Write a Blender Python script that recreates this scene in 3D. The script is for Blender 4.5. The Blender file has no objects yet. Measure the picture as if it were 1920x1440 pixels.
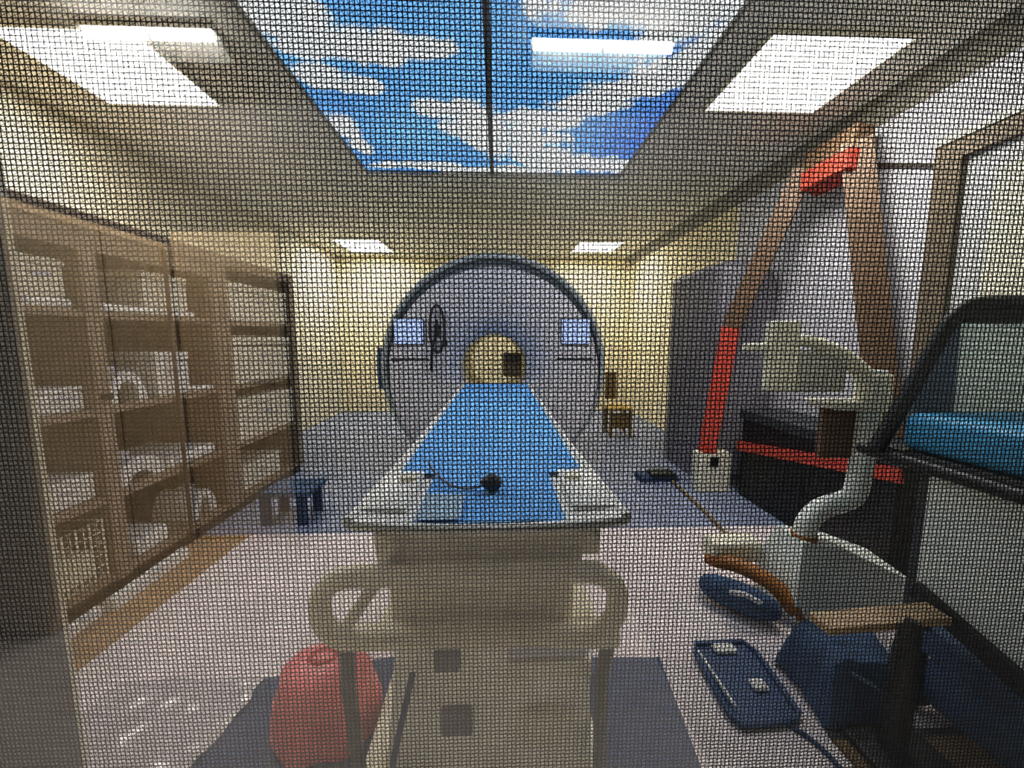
import bpy, bmesh, math, random
from mathutils import Vector, Matrix, noise
R = math.radians
random.seed(7)
scene = bpy.context.scene
col = scene.collection

# ------------------------------------------------------------------ camera
cam_data = bpy.data.cameras.new('camera')
cam_data.sensor_width = 36.0
cam_data.lens = 721.0 / 1920.0 * 36.0            # ultra wide phone lens
cam_data.dof.use_dof = True
cam_data.dof.focus_distance = 3.0
cam_data.dof.aperture_fstop = 115.0
cam_data.clip_start = 0.005
cam = bpy.data.objects.new('camera', cam_data)
cam.location = (0, 0, 1.25)
cam.rotation_euler = (R(90 - 6.567), 0, R(-2.052))
col.objects.link(cam)
scene.camera = cam

# ------------------------------------------------------------------ world and exposure
world = bpy.data.worlds.new('world')
world.use_nodes = True
world.node_tree.nodes['Background'].inputs[0].default_value = (0.02, 0.02, 0.022, 1)
world.node_tree.nodes['Background'].inputs[1].default_value = 1.0
scene.world = world
scene.view_settings.view_transform = 'Standard'
scene.view_settings.look = 'None'
scene.view_settings.gamma = 1.0
scene.view_settings.use_curve_mapping = False
scene.view_settings.exposure = 2.3
scene.cycles.max_bounces = 7
scene.cycles.diffuse_bounces = 4
scene.cycles.glossy_bounces = 2
scene.cycles.transmission_bounces = 2
scene.cycles.caustics_reflective = False
scene.cycles.caustics_refractive = False
PANEL = 8.0       # ceiling light panels of the scanner room
SKYL = 0.33        # backlit sky picture
PITCH_A, WIRE_A = 0.001215, 0.00029     # wire pitch and gauge of the front mesh layer
PITCH_B, WIRE_B = 0.00118, 0.00016      # and of the rear layer
CTRL = 230.0        # tube lamps of the control room

# ------------------------------------------------------------------ materials
MATS = {}
def mat(name, color, rough=0.6, var=0.0, scale=8.0, metal=0.0, bump=0.0, stretch=None, spec=0.5):
    if name in MATS: return MATS[name]
    m = bpy.data.materials.new(name); m.use_nodes = True
    nt = m.node_tree; b = nt.nodes['Principled BSDF']
    b.inputs['Roughness'].default_value = rough
    b.inputs['Metallic'].default_value = metal
    b.inputs['Specular IOR Level'].default_value = spec
    tc = nt.nodes.new('ShaderNodeTexCoord')
    mp = nt.nodes.new('ShaderNodeMapping')
    if stretch: mp.inputs['Scale'].default_value = stretch
    nz = nt.nodes.new('ShaderNodeTexNoise'); nz.inputs['Scale'].default_value = scale
    nz.inputs['Detail'].default_value = 4
    nt.links.new(tc.outputs['Object'], mp.inputs[0]); nt.links.new(mp.outputs[0], nz.inputs['Vector'])
    rp = nt.nodes.new('ShaderNodeValToRGB')
    lo = [max(0, c * (1 - var)) for c in color]; hi = [min(1, c * (1 + var)) for c in color]
    rp.color_ramp.elements[0].position = 0.3; rp.color_ramp.elements[0].color = (*lo, 1)
    rp.color_ramp.elements[1].position = 0.7; rp.color_ramp.elements[1].color = (*hi, 1)
    nt.links.new(nz.outputs['Fac'], rp.inputs[0]); nt.links.new(rp.outputs[0], b.inputs['Base Color'])
    if bump:
        bp = nt.nodes.new('ShaderNodeBump'); bp.inputs['Strength'].default_value = bump; bp.inputs['Distance'].default_value = 0.01
        nt.links.new(nz.outputs['Fac'], bp.inputs['Height']); nt.links.new(bp.outputs[0], b.inputs['Normal'])
    MATS[name] = m
    return m

def emit(name, color, strength):
    if name in MATS: return MATS[name]
    m = bpy.data.materials.new(name); m.use_nodes = True
    nt = m.node_tree; nt.nodes.clear()
    e = nt.nodes.new('ShaderNodeEmission'); e.inputs[0].default_value = (*color, 1); e.inputs[1].default_value = strength
    o = nt.nodes.new('ShaderNodeOutputMaterial'); nt.links.new(e.outputs[0], o.inputs[0])
    MATS[name] = m
    return m

def glass_mat():
    m = bpy.data.materials.new('window_glass'); m.use_nodes = True
    nt = m.node_tree; nt.nodes.clear()
    t = nt.nodes.new('ShaderNodeBsdfTransparent'); t.inputs[0].default_value = (0.985, 0.99, 0.985, 1)
    g = nt.nodes.new('ShaderNodeBsdfGlossy'); g.inputs['Roughness'].default_value = 0.0
    f = nt.nodes.new('ShaderNodeFresnel'); f.inputs[0].default_value = 1.85
    x = nt.nodes.new('ShaderNodeMixShader'); o = nt.nodes.new('ShaderNodeOutputMaterial')
    nt.links.new(f.outputs[0], x.inputs[0]); nt.links.new(t.outputs[0], x.inputs[1]); nt.links.new(g.outputs[0], x.inputs[2])
    nt.links.new(x.outputs[0], o.inputs[0])
    return m

def fabric_mat(name, color):
    m = bpy.data.materials.new(name); m.use_nodes = True
    nt = m.node_tree; nt.nodes.clear()
    d = nt.nodes.new('ShaderNodeBsdfDiffuse'); t = nt.nodes.new('ShaderNodeBsdfTranslucent')
    w = nt.nodes.new('ShaderNodeTexNoise'); w.inputs['Scale'].default_value = 60
    r = nt.nodes.new('ShaderNodeValToRGB')
    r.color_ramp.elements[0].color = (*[c*0.9 for c in color], 1); r.color_ramp.elements[1].color = (*color, 1)
    nt.links.new(w.outputs['Fac'], r.inputs[0])
    for n in (d, t): nt.links.new(r.outputs[0], n.inputs['Color'])
    x = nt.nodes.new('ShaderNodeMixShader'); x.inputs[0].default_value = 0.55
    o = nt.nodes.new('ShaderNodeOutputMaterial')
    nt.links.new(d.outputs[0], x.inputs[1]); nt.links.new(t.outputs[0], x.inputs[2]); nt.links.new(x.outputs[0], o.inputs[0])
    MATS[name] = m
    return m

M_ceil = mat('ceiling_paint', (0.80, 0.78, 0.68), 0.9, 0.04, 3)
M_wall_far = mat('cream_wall_paint', (0.88, 0.78, 0.52), 0.85, 0.03, 2)
M_wall_l = mat('warm_wall_paint', (0.82, 0.78, 0.62), 0.85, 0.03, 2)
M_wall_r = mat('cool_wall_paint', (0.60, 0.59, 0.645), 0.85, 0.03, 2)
M_floor = mat('rose_reflection_vinyl', (0.80, 0.71, 0.71), 0.5, 0.10, 5)
M_floor_blue = mat('blue_reflection_vinyl', (0.27, 0.315, 0.46), 0.45, 0.12, 5)
M_brown_reflection = mat('brown_reflection_floor', (0.42, 0.24, 0.09), 0.45, 0.25, 4, stretch=(8, 1, 1))
M_cab = mat('brown_laminate', (0.30, 0.22, 0.15), 0.55, 0.10, 4, stretch=(1, 1, 6))
M_cabdark = mat('dark_brown_laminate', (0.05, 0.036, 0.025), 0.5, 0.1, 4)
M_white = mat('white_plastic', (0.88, 0.87, 0.83), 0.4, 0.03, 6)
M_cream = mat('cream_plastic', (0.84, 0.80, 0.64), 0.45, 0.04, 6)
M_olive = mat('warm_grey_plastic', (0.84, 0.78, 0.60), 0.5, 0.06, 6)
M_grey = mat('scanner_grey', (0.60, 0.59, 0.64), 0.42, 0.03, 4)
M_rim = mat('scanner_rim', (0.40, 0.44, 0.45), 0.4, 0.03, 4)
M_dark = mat('charcoal_plastic', (0.035, 0.04, 0.05), 0.45, 0.1, 6)
M_black = mat('black_plastic', (0.008, 0.008, 0.008), 0.5, 0.1, 6)
M_bluesheet = mat('blue_sheet', (0.15, 0.44, 0.92), 0.9, 0.10, 14, bump=0.3)
M_palesheet = mat('pale_blue_paper', (0.36, 0.52, 0.68), 0.9, 0.05, 10)
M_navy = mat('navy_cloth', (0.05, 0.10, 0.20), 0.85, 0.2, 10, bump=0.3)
M_navymat = mat('navy_table_shade', (0.035, 0.07, 0.16), 0.7, 0.15, 10)
M_red = mat('red_paint', (0.55, 0.06, 0.035), 0.5, 0.1, 5)
M_redbag = mat('red_film', (0.85, 0.20, 0.20), 0.4, 0.2, 9, bump=0.5)
M_brownpaint = mat('red_brown_paint', (0.16, 0.095, 0.055), 0.55, 0.15, 3)
M_greycab = mat('dark_grey_metal', (0.19, 0.18, 0.215), 0.5, 0.08, 3)
M_grn = mat('grey_green_panel', (0.78, 0.84, 0.80), 0.6, 0.1, 6)
M_orange = mat('orange_rubber', (0.36, 0.13, 0.02), 0.5, 0.2, 6)
M_tan = mat('tan_board', (0.42, 0.29, 0.16), 0.6, 0.12, 6)
M_yel = mat('yellow_wood', (0.75, 0.50, 0.12), 0.5, 0.1, 6)
M_bwood = mat('dark_wood', (0.26, 0.165, 0.06), 0.5, 0.15, 6)
M_turq = mat('bright_blue_vinyl', (0.05, 0.36, 0.66), 0.5, 0.1, 6)
M_jamb = mat('grey_reveal_paint', (0.20, 0.20, 0.19), 0.8, 0.05, 4)
M_wire = mat('blackened_wire', (0.042, 0.039, 0.039), 0.7, 0.1, 50, spec=0.1)
M_reflection_wood = mat('reflection_wood', (0.80, 0.61, 0.38), 0.5, 0.08, 2, stretch=(1, 1, 0.2))
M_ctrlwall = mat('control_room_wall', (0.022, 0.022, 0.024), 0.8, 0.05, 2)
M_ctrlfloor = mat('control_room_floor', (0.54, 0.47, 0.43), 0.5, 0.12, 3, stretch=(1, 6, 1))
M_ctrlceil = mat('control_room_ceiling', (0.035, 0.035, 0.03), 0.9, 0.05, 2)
M_metal = mat('lamp_housing', (0.12, 0.12, 0.11), 0.4, 0.03, 5)
E_panel = emit('light_panel_glow', (1.0, 0.965, 0.88), PANEL)
E_tube = emit('tube_glow', (1.0, 0.97, 0.90), CTRL)
E_screen = emit('display_glow', (0.42, 0.55, 1.0), 0.32)

# ------------------------------------------------------------------ mesh helpers
class MB:
    def __init__(self): self.v = []; self.f = []
    def add(self, vs, fs):
        n = len(self.v); self.v += [tuple(p) for p in vs]; self.f += [tuple(i + n for i in f) for f in fs]
        return self
    def box(self, x0, x1, y0, y1, z0, z1):
        return self.add([(x0,y0,z0),(x1,y0,z0),(x1,y1,z0),(x0,y1,z0),(x0,y0,z1),(x1,y0,z1),(x1,y1,z1),(x0,y1,z1)],
            [(0,3,2,1),(4,5,6,7),(0,1,5,4),(1,2,6,5),(2,3,7,6),(3,0,4,7)])
    def rbox(self, x0, x1, y0, y1, z0, z1, r=0.01, seg=2):
        bm = bmesh.new(); bmesh.ops.create_cube(bm, size=1)
        for w in bm.verts:
            w.co = Vector(((x0+x1)/2 + w.co.x*(x1-x0), (y0+y1)/2 + w.co.y*(y1-y0), (z0+z1)/2 + w.co.z*(z1-z0)))
        bmesh.ops.bevel(bm, geom=list(bm.edges), offset=r, segments=seg, profile=0.5, affect='EDGES')
        bm.verts.index_update()
        self.add([w.co[:] for w in bm.verts], [[w.index for w in f.verts] for f in bm.faces]); bm.free()
        return self
    def prism(self, pts, axis, a, b):
        """polygon pts (2D) extruded along axis from a to b"""
        def p3(p, t):
            return {'x': (t, p[0], p[1]), 'y': (p[0], t, p[1]), 'z': (p[0], p[1], t)}[axis]
        n = len(pts)
        vs = [p3(p, a) for p in pts] + [p3(p, b) for p in pts]
        fs = [tuple(range(n)), tuple(range(2*n-1, n-1, -1))] + [(i, n+i, n+(i+1) % n, (i+1) % n) for i in range(n)]
        return self.add(vs, fs)
    def bar(self, a, b, w, d=None, up=(0,0,1)):
        """square bar from a to b"""
        a = Vector(a); b = Vector(b); d = d or w
        t = (b-a).normalized(); u = Vector(up)
        if abs(t.dot(u)) > 0.98: u = Vector((0,1,0))
        s = t.cross(u).normalized()*w/2; q = s.cross(t).normalized()*d/2
        vs = [a-s-q, a+s-q, a+s+q, a-s+q, b-s-q, b+s-q, b+s+q, b-s+q]
        return self.add(vs, [(0,3,2,1),(4,5,6,7),(0,1,5,4),(1,2,6,5),(2,3,7,6),(3,0,4,7)])
    def tube(self, pts, r, n=10, closed=False):
        pts = [Vector(p) for p in pts]; m = len(pts); rings = []
        prev = None
        for i, p in enumerate(pts):
            if closed: t = (pts[(i+1) % m]-pts[i-1]).normalized()
            else: t = (pts[min(i+1, m-1)]-pts[max(i-1, 0)]).normalized()
            if prev is None:
                u = Vector((0,0,1)) if abs(t.z) < 0.9 else Vector((1,0,0)); s = t.cross(u).normalized()
            else:
                s = (prev - t*prev.dot(t)).normalized()
            prev = s; q = t.cross(s)
            rr = r[i] if isinstance(r, (list, tuple)) else r
            rings.append([p + s*math.cos(2*math.pi*k/n)*rr + q*math.sin(2*math.pi*k/n)*rr for k in range(n)])
        vs = [v for g in rings for v in g]; fs = []
        for i in range(m if closed else m-1):
            j = (i+1) % m
            for k in range(n): fs.append((i*n+k, i*n+(k+1) % n, j*n+(k+1) % n, j*n+k))
        if not closed: fs += [tuple(range(n-1, -1, -1)), tuple((m-1)*n+k for k in range(n))]
        return self.add(vs, fs)
    def lathe_y(self, prof, cx, cz, n=64, a0=0.0, a1=2*math.pi, closed_prof=False):
        """prof: list of (radius, y), turned about the y axis through (cx, cz)"""
        full = abs(a1-a0-2*math.pi) < 1e-6
        na = n if full else n+1; m = len(prof); vs = []
        for i in range(na):
            a = a0 + (a1-a0)*i/n
            for r, y in prof: vs.append((cx + r*math.cos(a), y, cz + r*math.sin(a)))
        fs = []
        for i in range(n):
            j = (i+1) % na
            for k in range(m if closed_prof else m-1):
                l = (k+1) % m
                fs.append((i*m+k, j*m+k, j*m+l, i*m+l))
        if not full and closed_prof: fs += [tuple(range(m)), tuple((na-1)*m+k for k in range(m-1, -1, -1))]
        return self.add(vs, fs)
    def grid(self, fn, nu, nv):
        vs = [fn(i/nu, j/nv) for j in range(nv+1) for i in range(nu+1)]
        fs = [(j*(nu+1)+i, j*(nu+1)+i+1, (j+1)*(nu+1)+i+1, (j+1)*(nu+1)+i) for j in range(nv) for i in range(nu)]
        return self.add(vs, fs)
    def build(self, name, m, parent=None, smooth=False, off=(0,0,0)):
        me = bpy.data.meshes.new(name); me.from_pydata(self.v, [], self.f); me.update()
        bm = bmesh.new(); bm.from_mesh(me); bmesh.ops.recalc_face_normals(bm, faces=bm.faces); bm.to_mesh(me); bm.free()
        if m: me.materials.append(m)
        if smooth:
            for p in me.polygons: p.use_smooth = True
            try: me.set_sharp_from_angle(angle=R(38))
            except Exception: pass
        o = bpy.data.objects.new(name, me); col.objects.link(o)
        if parent is not None:
            o.parent = parent
            o.location = -Vector(parent.location) if parent.parent is None else (0, 0, 0)   # sub-parts share their part's frame
        return o

def tag(o, label, cat, group=None, kind=None):
    o['label'] = label
    if cat: o['category'] = cat
    if group: o['group'] = group
    if kind: o['kind'] = kind
    return o
def thing(name, label, cat, loc=(0,0,0), group=None):
    o = bpy.data.objects.new(name, None); col.objects.link(o); o.location = loc
    o.empty_display_size = 0.1
    return tag(o, label, cat, group)
def struct(o, label=None):
    o['kind'] = 'structure'
    if label: o['label'] = label
    return o
def empty_struct(name, loc=(0,0,0), label=None):
    o = bpy.data.objects.new(name, None); col.objects.link(o); o.location = loc
    return struct(o, label)

def arc(cx, cy, r, a0, a1, n=8):
    return [(cx + r*math.cos(R(a0+(a1-a0)*i/n)), cy + r*math.sin(R(a0+(a1-a0)*i/n))) for i in range(n+1)]
def smooth_path(pts, n=8):
    P = [Vector(p) for p in pts]; P = [2*P[0]-P[1]] + P + [2*P[-1]-P[-2]]; out = []
    for i in range(1, len(P)-2):
        for k in range(n):
            t = k/n; a, b, c, d = P[i-1], P[i], P[i+1], P[i+2]
            out.append(0.5*((2*b) + (c-a)*t + (2*a-5*b+4*c-d)*t*t + (3*b-a-3*c+d)*t**3))
    out.append(P[-2]); return out

# ================================================================== the scanner room
XL, XR, YN, YF, ZC = -2.69, 2.30, 0.40, 6.75, 2.65
struct(MB().box(-1.60, XR, YN, 2.41, -0.1, 0).build('floor', M_floor), 'near floor of the scanner room with a rosy reflection put into its colour')  # rosy tone paints the control room floor mirrored in the pane
struct(MB().box(XL, XR, 2.41, YF, -0.1, 0).build('floor', M_floor_blue), 'floor around the scanner with a blue-grey reflection put into its colour')  # blue tone paints the pane's reflection of the control room back wall
fl = empty_struct('floor', (-2.1, 1.5, 0), 'brown strip along the cabinet standing in for a reflected floor')  # brown boards paint the reflected control room floor onto this room's floor
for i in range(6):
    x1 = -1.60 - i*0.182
    MB().box(x1-0.178, x1, YN, 2.41, -0.1, 0.0).build('reflection_strip', M_brown_reflection, fl)
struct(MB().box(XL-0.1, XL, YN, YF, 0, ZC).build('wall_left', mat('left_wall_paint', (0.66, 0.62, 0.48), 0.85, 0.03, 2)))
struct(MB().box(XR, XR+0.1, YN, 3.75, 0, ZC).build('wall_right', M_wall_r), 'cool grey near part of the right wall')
struct(MB().box(XR, XR+0.1, 3.75, YF, 0, ZC).build('wall_right', M_wall_far), 'cream far part of the right wall')
struct(MB().box(XL-0.1, XR+0.1, YF, YF+0.1, 0, ZC).build('wall_back', M_wall_far))
# window wall between the two rooms: opening x -0.471..1.15, z 0.52..1.95
wf = empty_struct('wall_front', (0, 0.25, 0), 'thick wall with the shielded window')
MB().box(-2.8, -0.471, 0.075, YN, -0.1, 2.75).build('side_pier', M_jamb, wf)
MB().box(1.15, 2.6, 0.075, YN, -0.1, 2.75).build('side_pier', M_jamb, wf)
MB().box(-0.471, 1.15, 0.075, YN, -0.1, 0.52).build('sill_wall', M_jamb, wf)
MB().box(-0.471, 1.15, 0.075, YN, 1.95, 2.75).build('lintel', M_jamb, wf)
sk = empty_struct('wall_front', (0, YN, 0), 'pale inner face of the window wall')
for a in ((XL, -0.471, 0, ZC), (1.15, XR, 0, ZC), (-0.471, 1.15, 0, 0.52), (-0.471, 1.15, 1.95, ZC)):
    MB().box(a[0], a[1], YN, YN+0.005, a[2], a[3]).build('plaster', M_wall_l, sk)
struct(MB().box(XL-0.1, XR+0.1, YN, YF+0.1, ZC, ZC+0.1).build('ceiling', M_ceil))
# dark strip along the top of the right wall
struct(MB().prism([(XR-0.10, ZC), (XR, ZC), (XR, ZC-0.12)], 'y', YN, YF).build('wall_top_strip', mat('dark_strip', (0.34, 0.32, 0.27), 0.8, 0.05)), 'dark strip along the top of the right wall')

# ceiling light panels: frame and diffuser, flush tiles 0.63 m
def light_panel(x0, x1, y0, y1, label):
    t = thing('ceiling_light_panel', label, 'light panel', ((x0+x1)/2, (y0+y1)/2, ZC-0.02), 'square ceiling light panels')
    MB().box(x0, x1, y0, y1, ZC-0.012, ZC-0.004).build('diffuser', E_panel, t)
    f = MB(); w = 0.018
    f.box(x0-w, x1+w, y0-w, y0, ZC-0.02, ZC); f.box(x0-w, x1+w, y1, y1+w, ZC-0.02, ZC)
    f.box(x0-w, x0, y0, y1, ZC-0.02, ZC); f.box(x1, x1+w, y0, y1, ZC-0.02, ZC)
    f.build('frame', M_cream, t)
light_panel(-2.28, -1.645, 1.96, 2.52, 'glowing square ceiling light panel at the left above the shelves')
light_panel(1.262, 1.93, 1.88, 2.46, 'glowing square ceiling light panel at the right above the pole')
light_panel(-2.30, -1.66, 5.62, 6.36, 'small far ceiling light panel left of the scanner')
light_panel(1.17, 1.80, 5.64, 6.24, 'small far ceiling light panel right of the scanner')

# backlit sky picture: two columns of printed panels
SX0, SXM, SX1, SY0, SY1 = -1.071, -0.045, 1.026, 0.95, 3.405
def cloud(x, y):
    """1 = cloud, 0 = blue; blobs laid out as in the printed picture plus ragged noise"""
    B = [(-0.93,1.86,.20,.13),(-0.85,2.00,.20,.10),(-0.62,2.02,.30,.10),(-0.38,2.02,.16,.07),(-0.93,2.24,.16,.08),(-0.76,2.32,.14,.06),
         (-1.02,2.72,.12,.12),(-0.98,3.0,.06,.1),(-0.30,2.52,.20,.10),(-0.16,2.68,.22,.16),(-0.03,2.85,.22,.16),
         (0.55,1.76,.34,.10),(0.85,1.80,.30,.12),(1.02,2.03,.14,.20),(0.90,2.17,.22,.10),(0.72,2.30,.22,.08),(0.55,2.43,.24,.08),(0.30,2.62,.26,.10),
         (0.15,2.85,.30,.16),(0.28,3.08,.34,.14),(0.55,3.20,.40,.12),(0.90,3.26,.28,.10),(0.15,3.34,.45,.08),
         (-0.60,3.28,.30,.06),(-0.90,3.30,.14,.05),(-0.2,3.35,.30,.05),(-0.05,1.25,.4,.2),(0.7,1.3,.3,.15),(-0.8,1.45,.3,.16)]
    s = 0.0
    for cx, cy, rx, ry in B:
        d = ((x-cx)/(rx*1.1))**2 + ((y-cy)/(ry*1.3))**2
        s = max(s, 1.25 - d*0.75)
    n = noise.fractal(Vector((x*4.6, y*4.2, 3.1)), 0.7, 2.1, 5)
    n2 = noise.noise(Vector((x*15, y*13, 9.2)))
    v = s + 0.50*n + 0.24*n2 - 0.52
    return max(0.0, min(1.0, v*2.6 + 0.25))
sky_mat = bpy.data.materials.new('sky_print'); sky_mat.use_nodes = True
nt = sky_mat.node_tree; nt.nodes.clear()
at_ = nt.nodes.new('ShaderNodeVertexColor'); at_.layer_name = 'print'
em = nt.nodes.new('ShaderNodeEmission'); em.inputs[1].default_value = SKYL
ou = nt.nodes.new('ShaderNodeOutputMaterial')
sky_mat.cycles.emission_sampling = 'NONE'
nt.links.new(at_.outputs[0], em.inputs[0]); nt.links.new(em.outputs[0], ou.inputs[0])
sky = thing('sky_picture', 'backlit ceiling picture of blue sky with white clouds', 'ceiling picture', (0, 2.2, ZC-0.02))
def sky_panel(x0, x1, y0, y1):
    nx, ny = max(8, int((x1-x0)/0.012)), max(8, int((y1-y0)/0.012))
    mb = MB().grid(lambda u, v: (x0+(x1-x0)*u, y0+(y1-y0)*v, ZC-0.012), nx, ny)
    me = bpy.data.meshes.new('panel'); me.from_pydata(mb.v, [], mb.f); me.update()
    at = me.color_attributes.new('print', 'FLOAT_COLOR', 'POINT')
    dat = []
    for (x, y, z) in mb.v:
        c = cloud(x, y)
        d = 0.5 + 0.5*noise.noise(Vector((x*1.6+4, y*1.6, 1.0)))
        right = max(0.0, min(1.0, (x-0.45)*1.6))
        blue = Vector((0.075, 0.27, 0.78)).lerp(Vector((0.22, 0.54, 0.97)), d)
        blue = blue.lerp(Vector((0.06, 0.13, 0.66)), right*0.6)
        wh = Vector((0.70, 0.80, 0.84)).lerp(Vector((0.86, 0.86, 0.86)), 0.5+0.5*noise.noise(Vector((x*5, y*5, 5))))
        k = blue.lerp(wh, c)
        dat += [k.x, k.y, k.z, 1.0]
    at.data.foreach_set('color', dat)
    me.materials.append(sky_mat)
    o = bpy.data.objects.new('panel', me); col.objects.link(o); o.parent = sky; o.location = -sky.location
ys = [SY0, 1.77, 2.59, SY1]
for xa, xb in ((SX0, SXM-0.016), (SXM+0.016, SX1)):
    for k in range(3): sky_panel(xa, xb, ys[k], ys[k+1])
MB().box(SXM-0.016, SXM+0.016, SY0, SY1, ZC-0.03, ZC).build('divider', M_dark, sky)
f = MB(); w = 0.02
f.box(SX0-w, SX0, SY0-w, SY1+w, ZC-0.028, ZC); f.box(SX1, SX1+w, SY0-w, SY1+w, ZC-0.028, ZC)
f.box(SX0, SX1, SY1, SY1+w, ZC-0.028, ZC); f.box(SX0, SX1, SY0-w, SY0, ZC-0.028, ZC)
f.build('frame', mat('sky_frame', (0.30, 0.29, 0.25), 0.7, 0.05), sky)

# ------------------------------------------------------------------ scanner
GX, GZ, GY = -0.035, 1.0, 3.35
sc = thing('mri_scanner', 'large grey ring-shaped scanner with round bore behind the blue table', 'scanner', (GX, 4.2, 0))
# outer shell: rounded rim, long body
prof = [(0.935, GY+0.05), (0.938, GY+0.01), (0.955, GY+0.0), (0.975, GY+0.02), (0.993, GY+0.06), (1.0, GY+0.12), (1.0, GY+1.55), (0.97, GY+1.68), (0.90, GY+1.72), (0.32, GY+1.72), (0.30, GY+1.70)]
MB().lathe_y(prof, GX, GZ, 96).build('shell', M_rim, sc, True)
face = [(0.30, GY+0.30), (0.305, GY+0.16), (0.33, GY+0.07), (0.38, GY+0.02), (0.46, GY-0.015), (0.60, GY-0.03), (0.78, GY-0.028), (0.905, GY-0.012), (0.925, GY+0.04)]
fc = MB().lathe_y(face, GX, GZ, 96)
fc.v = [(x, y, z - 0.055*max(0.0, min(1.0, (math.hypot(x-GX, z-GZ)-0.40)/0.5))) for x, y, z in fc.v]
fc.build('front_cover', M_grey, sc, True)
MB().lathe_y([(0.80, GY+0.052), (0.936, GY+0.052)], GX, GZ, 96).build('groove', mat('groove_grey', (0.12, 0.14, 0.17), 0.5), sc, True)
MB().lathe_y([(0.300, GY+0.29), (0.300, GY+1.71)], GX, GZ, 64).build('bore_liner', mat('bore_cream', (0.82, 0.74, 0.50), 0.35, 0.03), sc, True)
MB().lathe_y([(0.905, GY+0.052), (0.913, GY+0.040), (0.920, GY+0.052)], GX, GZ, 64, R(15), R(165)).build('blue_light_line', mat('rim_blue', (0.18, 0.26, 0.36), 0.4), sc, True)
# foot of the scanner
MB().prism([(GX-0.80, 0), (GX+0.80, 0), (GX+0.72, 0.34), (GX-0.72, 0.34)], 'y', GY+0.10, GY+1.6).build('plinth', M_dark, sc)
for sx in (-1, 1):
    x = GX + sx*0.73 + (0.01 if sx < 0 else -0.03)
    d = MB().rbox(x-0.128, x+0.128, GY-0.045, GY+0.02, 1.208, 1.43, 0.012).build('display', M_dark, sc)
    o = MB().rbox(x-0.120, x+0.120, GY-0.050, GY-0.040, 1.216, 1.422, 0.004).build('screen', E_screen, d)
    o.location = (0, 0, 0)
    MB().rbox(x-0.16, x+0.16, GY-0.034, GY+0.02, 1.075, 1.095, 0.006).build('air_slot', M_dark, sc)
    if sx < 0: MB().tube(smooth_path([(GX+sx*1.0, GY+0.1, 1.18), (GX+sx*1.012, GY+0.1, 1.0), (GX+sx*1.0, GY+0.1, 0.82)], 6), 0.03, 10).build('side_handle', M_navy, sc, True)
# looped cable hanging on the front
cb = thing('cable_loop', 'dark cable loop hanging on the scanner front beside the left display', 'cable', (-0.53, GY-0.06, 1.2))
MB().tube([(-0.515+0.062*math.cos(2*math.pi*k/24), GY-0.055, 1.34+0.20*math.sin(2*math.pi*k/24)) for k in range(24)], 0.011, 8, True).build('loop', M_black, cb, True)
MB().tube(smooth_path([(-0.515, GY-0.06, 1.42), (-0.525, GY-0.06, 1.30), (-0.56, GY-0.06, 1.16), (-0.57, GY-0.055, 0.98)]), 0.012, 8).build('hanging_end', M_black, cb, True)
MB().rbox(-0.538, -0.492, GY-0.08, GY-0.035, 1.28, 1.38, 0.01).build('plug', M_black, cb)
MB().rbox(-0.47, -0.43, GY-0.08, GY-0.035, 1.19, 1.25, 0.01).build('clip', M_black, cb)
# things seen through the bore
hc = thing('head_coil', 'brown box-shaped holder lying inside the scanner bore', 'holder', (0.12, 3.8, 0.9))
MB().rbox(0.05, 0.225, 3.75, 3.95, 0.89, 1.12, 0.02).build('body', M_bwood, hc)
MB().rbox(0.07, 0.205, 3.735, 3.752, 1.03, 1.10, 0.006).build('window', mat('holder_dark', (0.10, 0.065, 0.025), 0.5), hc)

# ------------------------------------------------------------------ patient table
TX = -0.022
tb = thing('patient_table', 'long white scanner table with a push handle at its near end', 'table', (TX, 2.0, 0))
def tabletop(u, v):
    # cross-section shallow tub, u across, v along
    y = 0.80 + 2.75*v
    hw = 0.315 - 0.02*min(1, max(0, (y-0.8)/0.6))
    x = (u*2-1)
    z = 0.838 + 0.012*abs(x)**4
    if v < 0.001: y = 0.80 + 0.035*(abs(x)**2)
    return (TX + x*hw, y, z)
tt = MB().grid(tabletop, 20, 30)
tt.build('tabletop', M_white, tb, True)
edge = MB()
for s in (-1, 1):
    edge.tube([(TX + s*(0.315-0.02*min(1, t/0.6*2.75)), 0.83+2.7*t, 0.846) for t in [i/20 for i in range(21)]], 0.012, 10)
edge.tube([(TX + (u*2-1)*0.315, 0.80+0.035*(u*2-1)**2, 0.838) for u in [i/20 for i in range(21)]], 0.012, 10)
edge.build('edge_rail', M_white, tb, True)
MB().box(TX-0.26, TX+0.26, 0.86, 3.26, 0.74, 0.815).build('underframe', M_cream, tb)
# shoulders at the foot end
for s in (-1, 1):
    wing = MB().rbox(TX+s*0.255-0.055, TX+s*0.255+0.055, 0.88, 1.14, 0.83, 0.8555, 0.006, 2).build('side_cushion', M_white, tb, True)
    MB().rbox(TX+s*0.235-0.022, TX+s*0.235+0.022, 1.05, 1.085, 0.852, 0.865, 0.004).build('latch', M_olive, wing)
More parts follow.
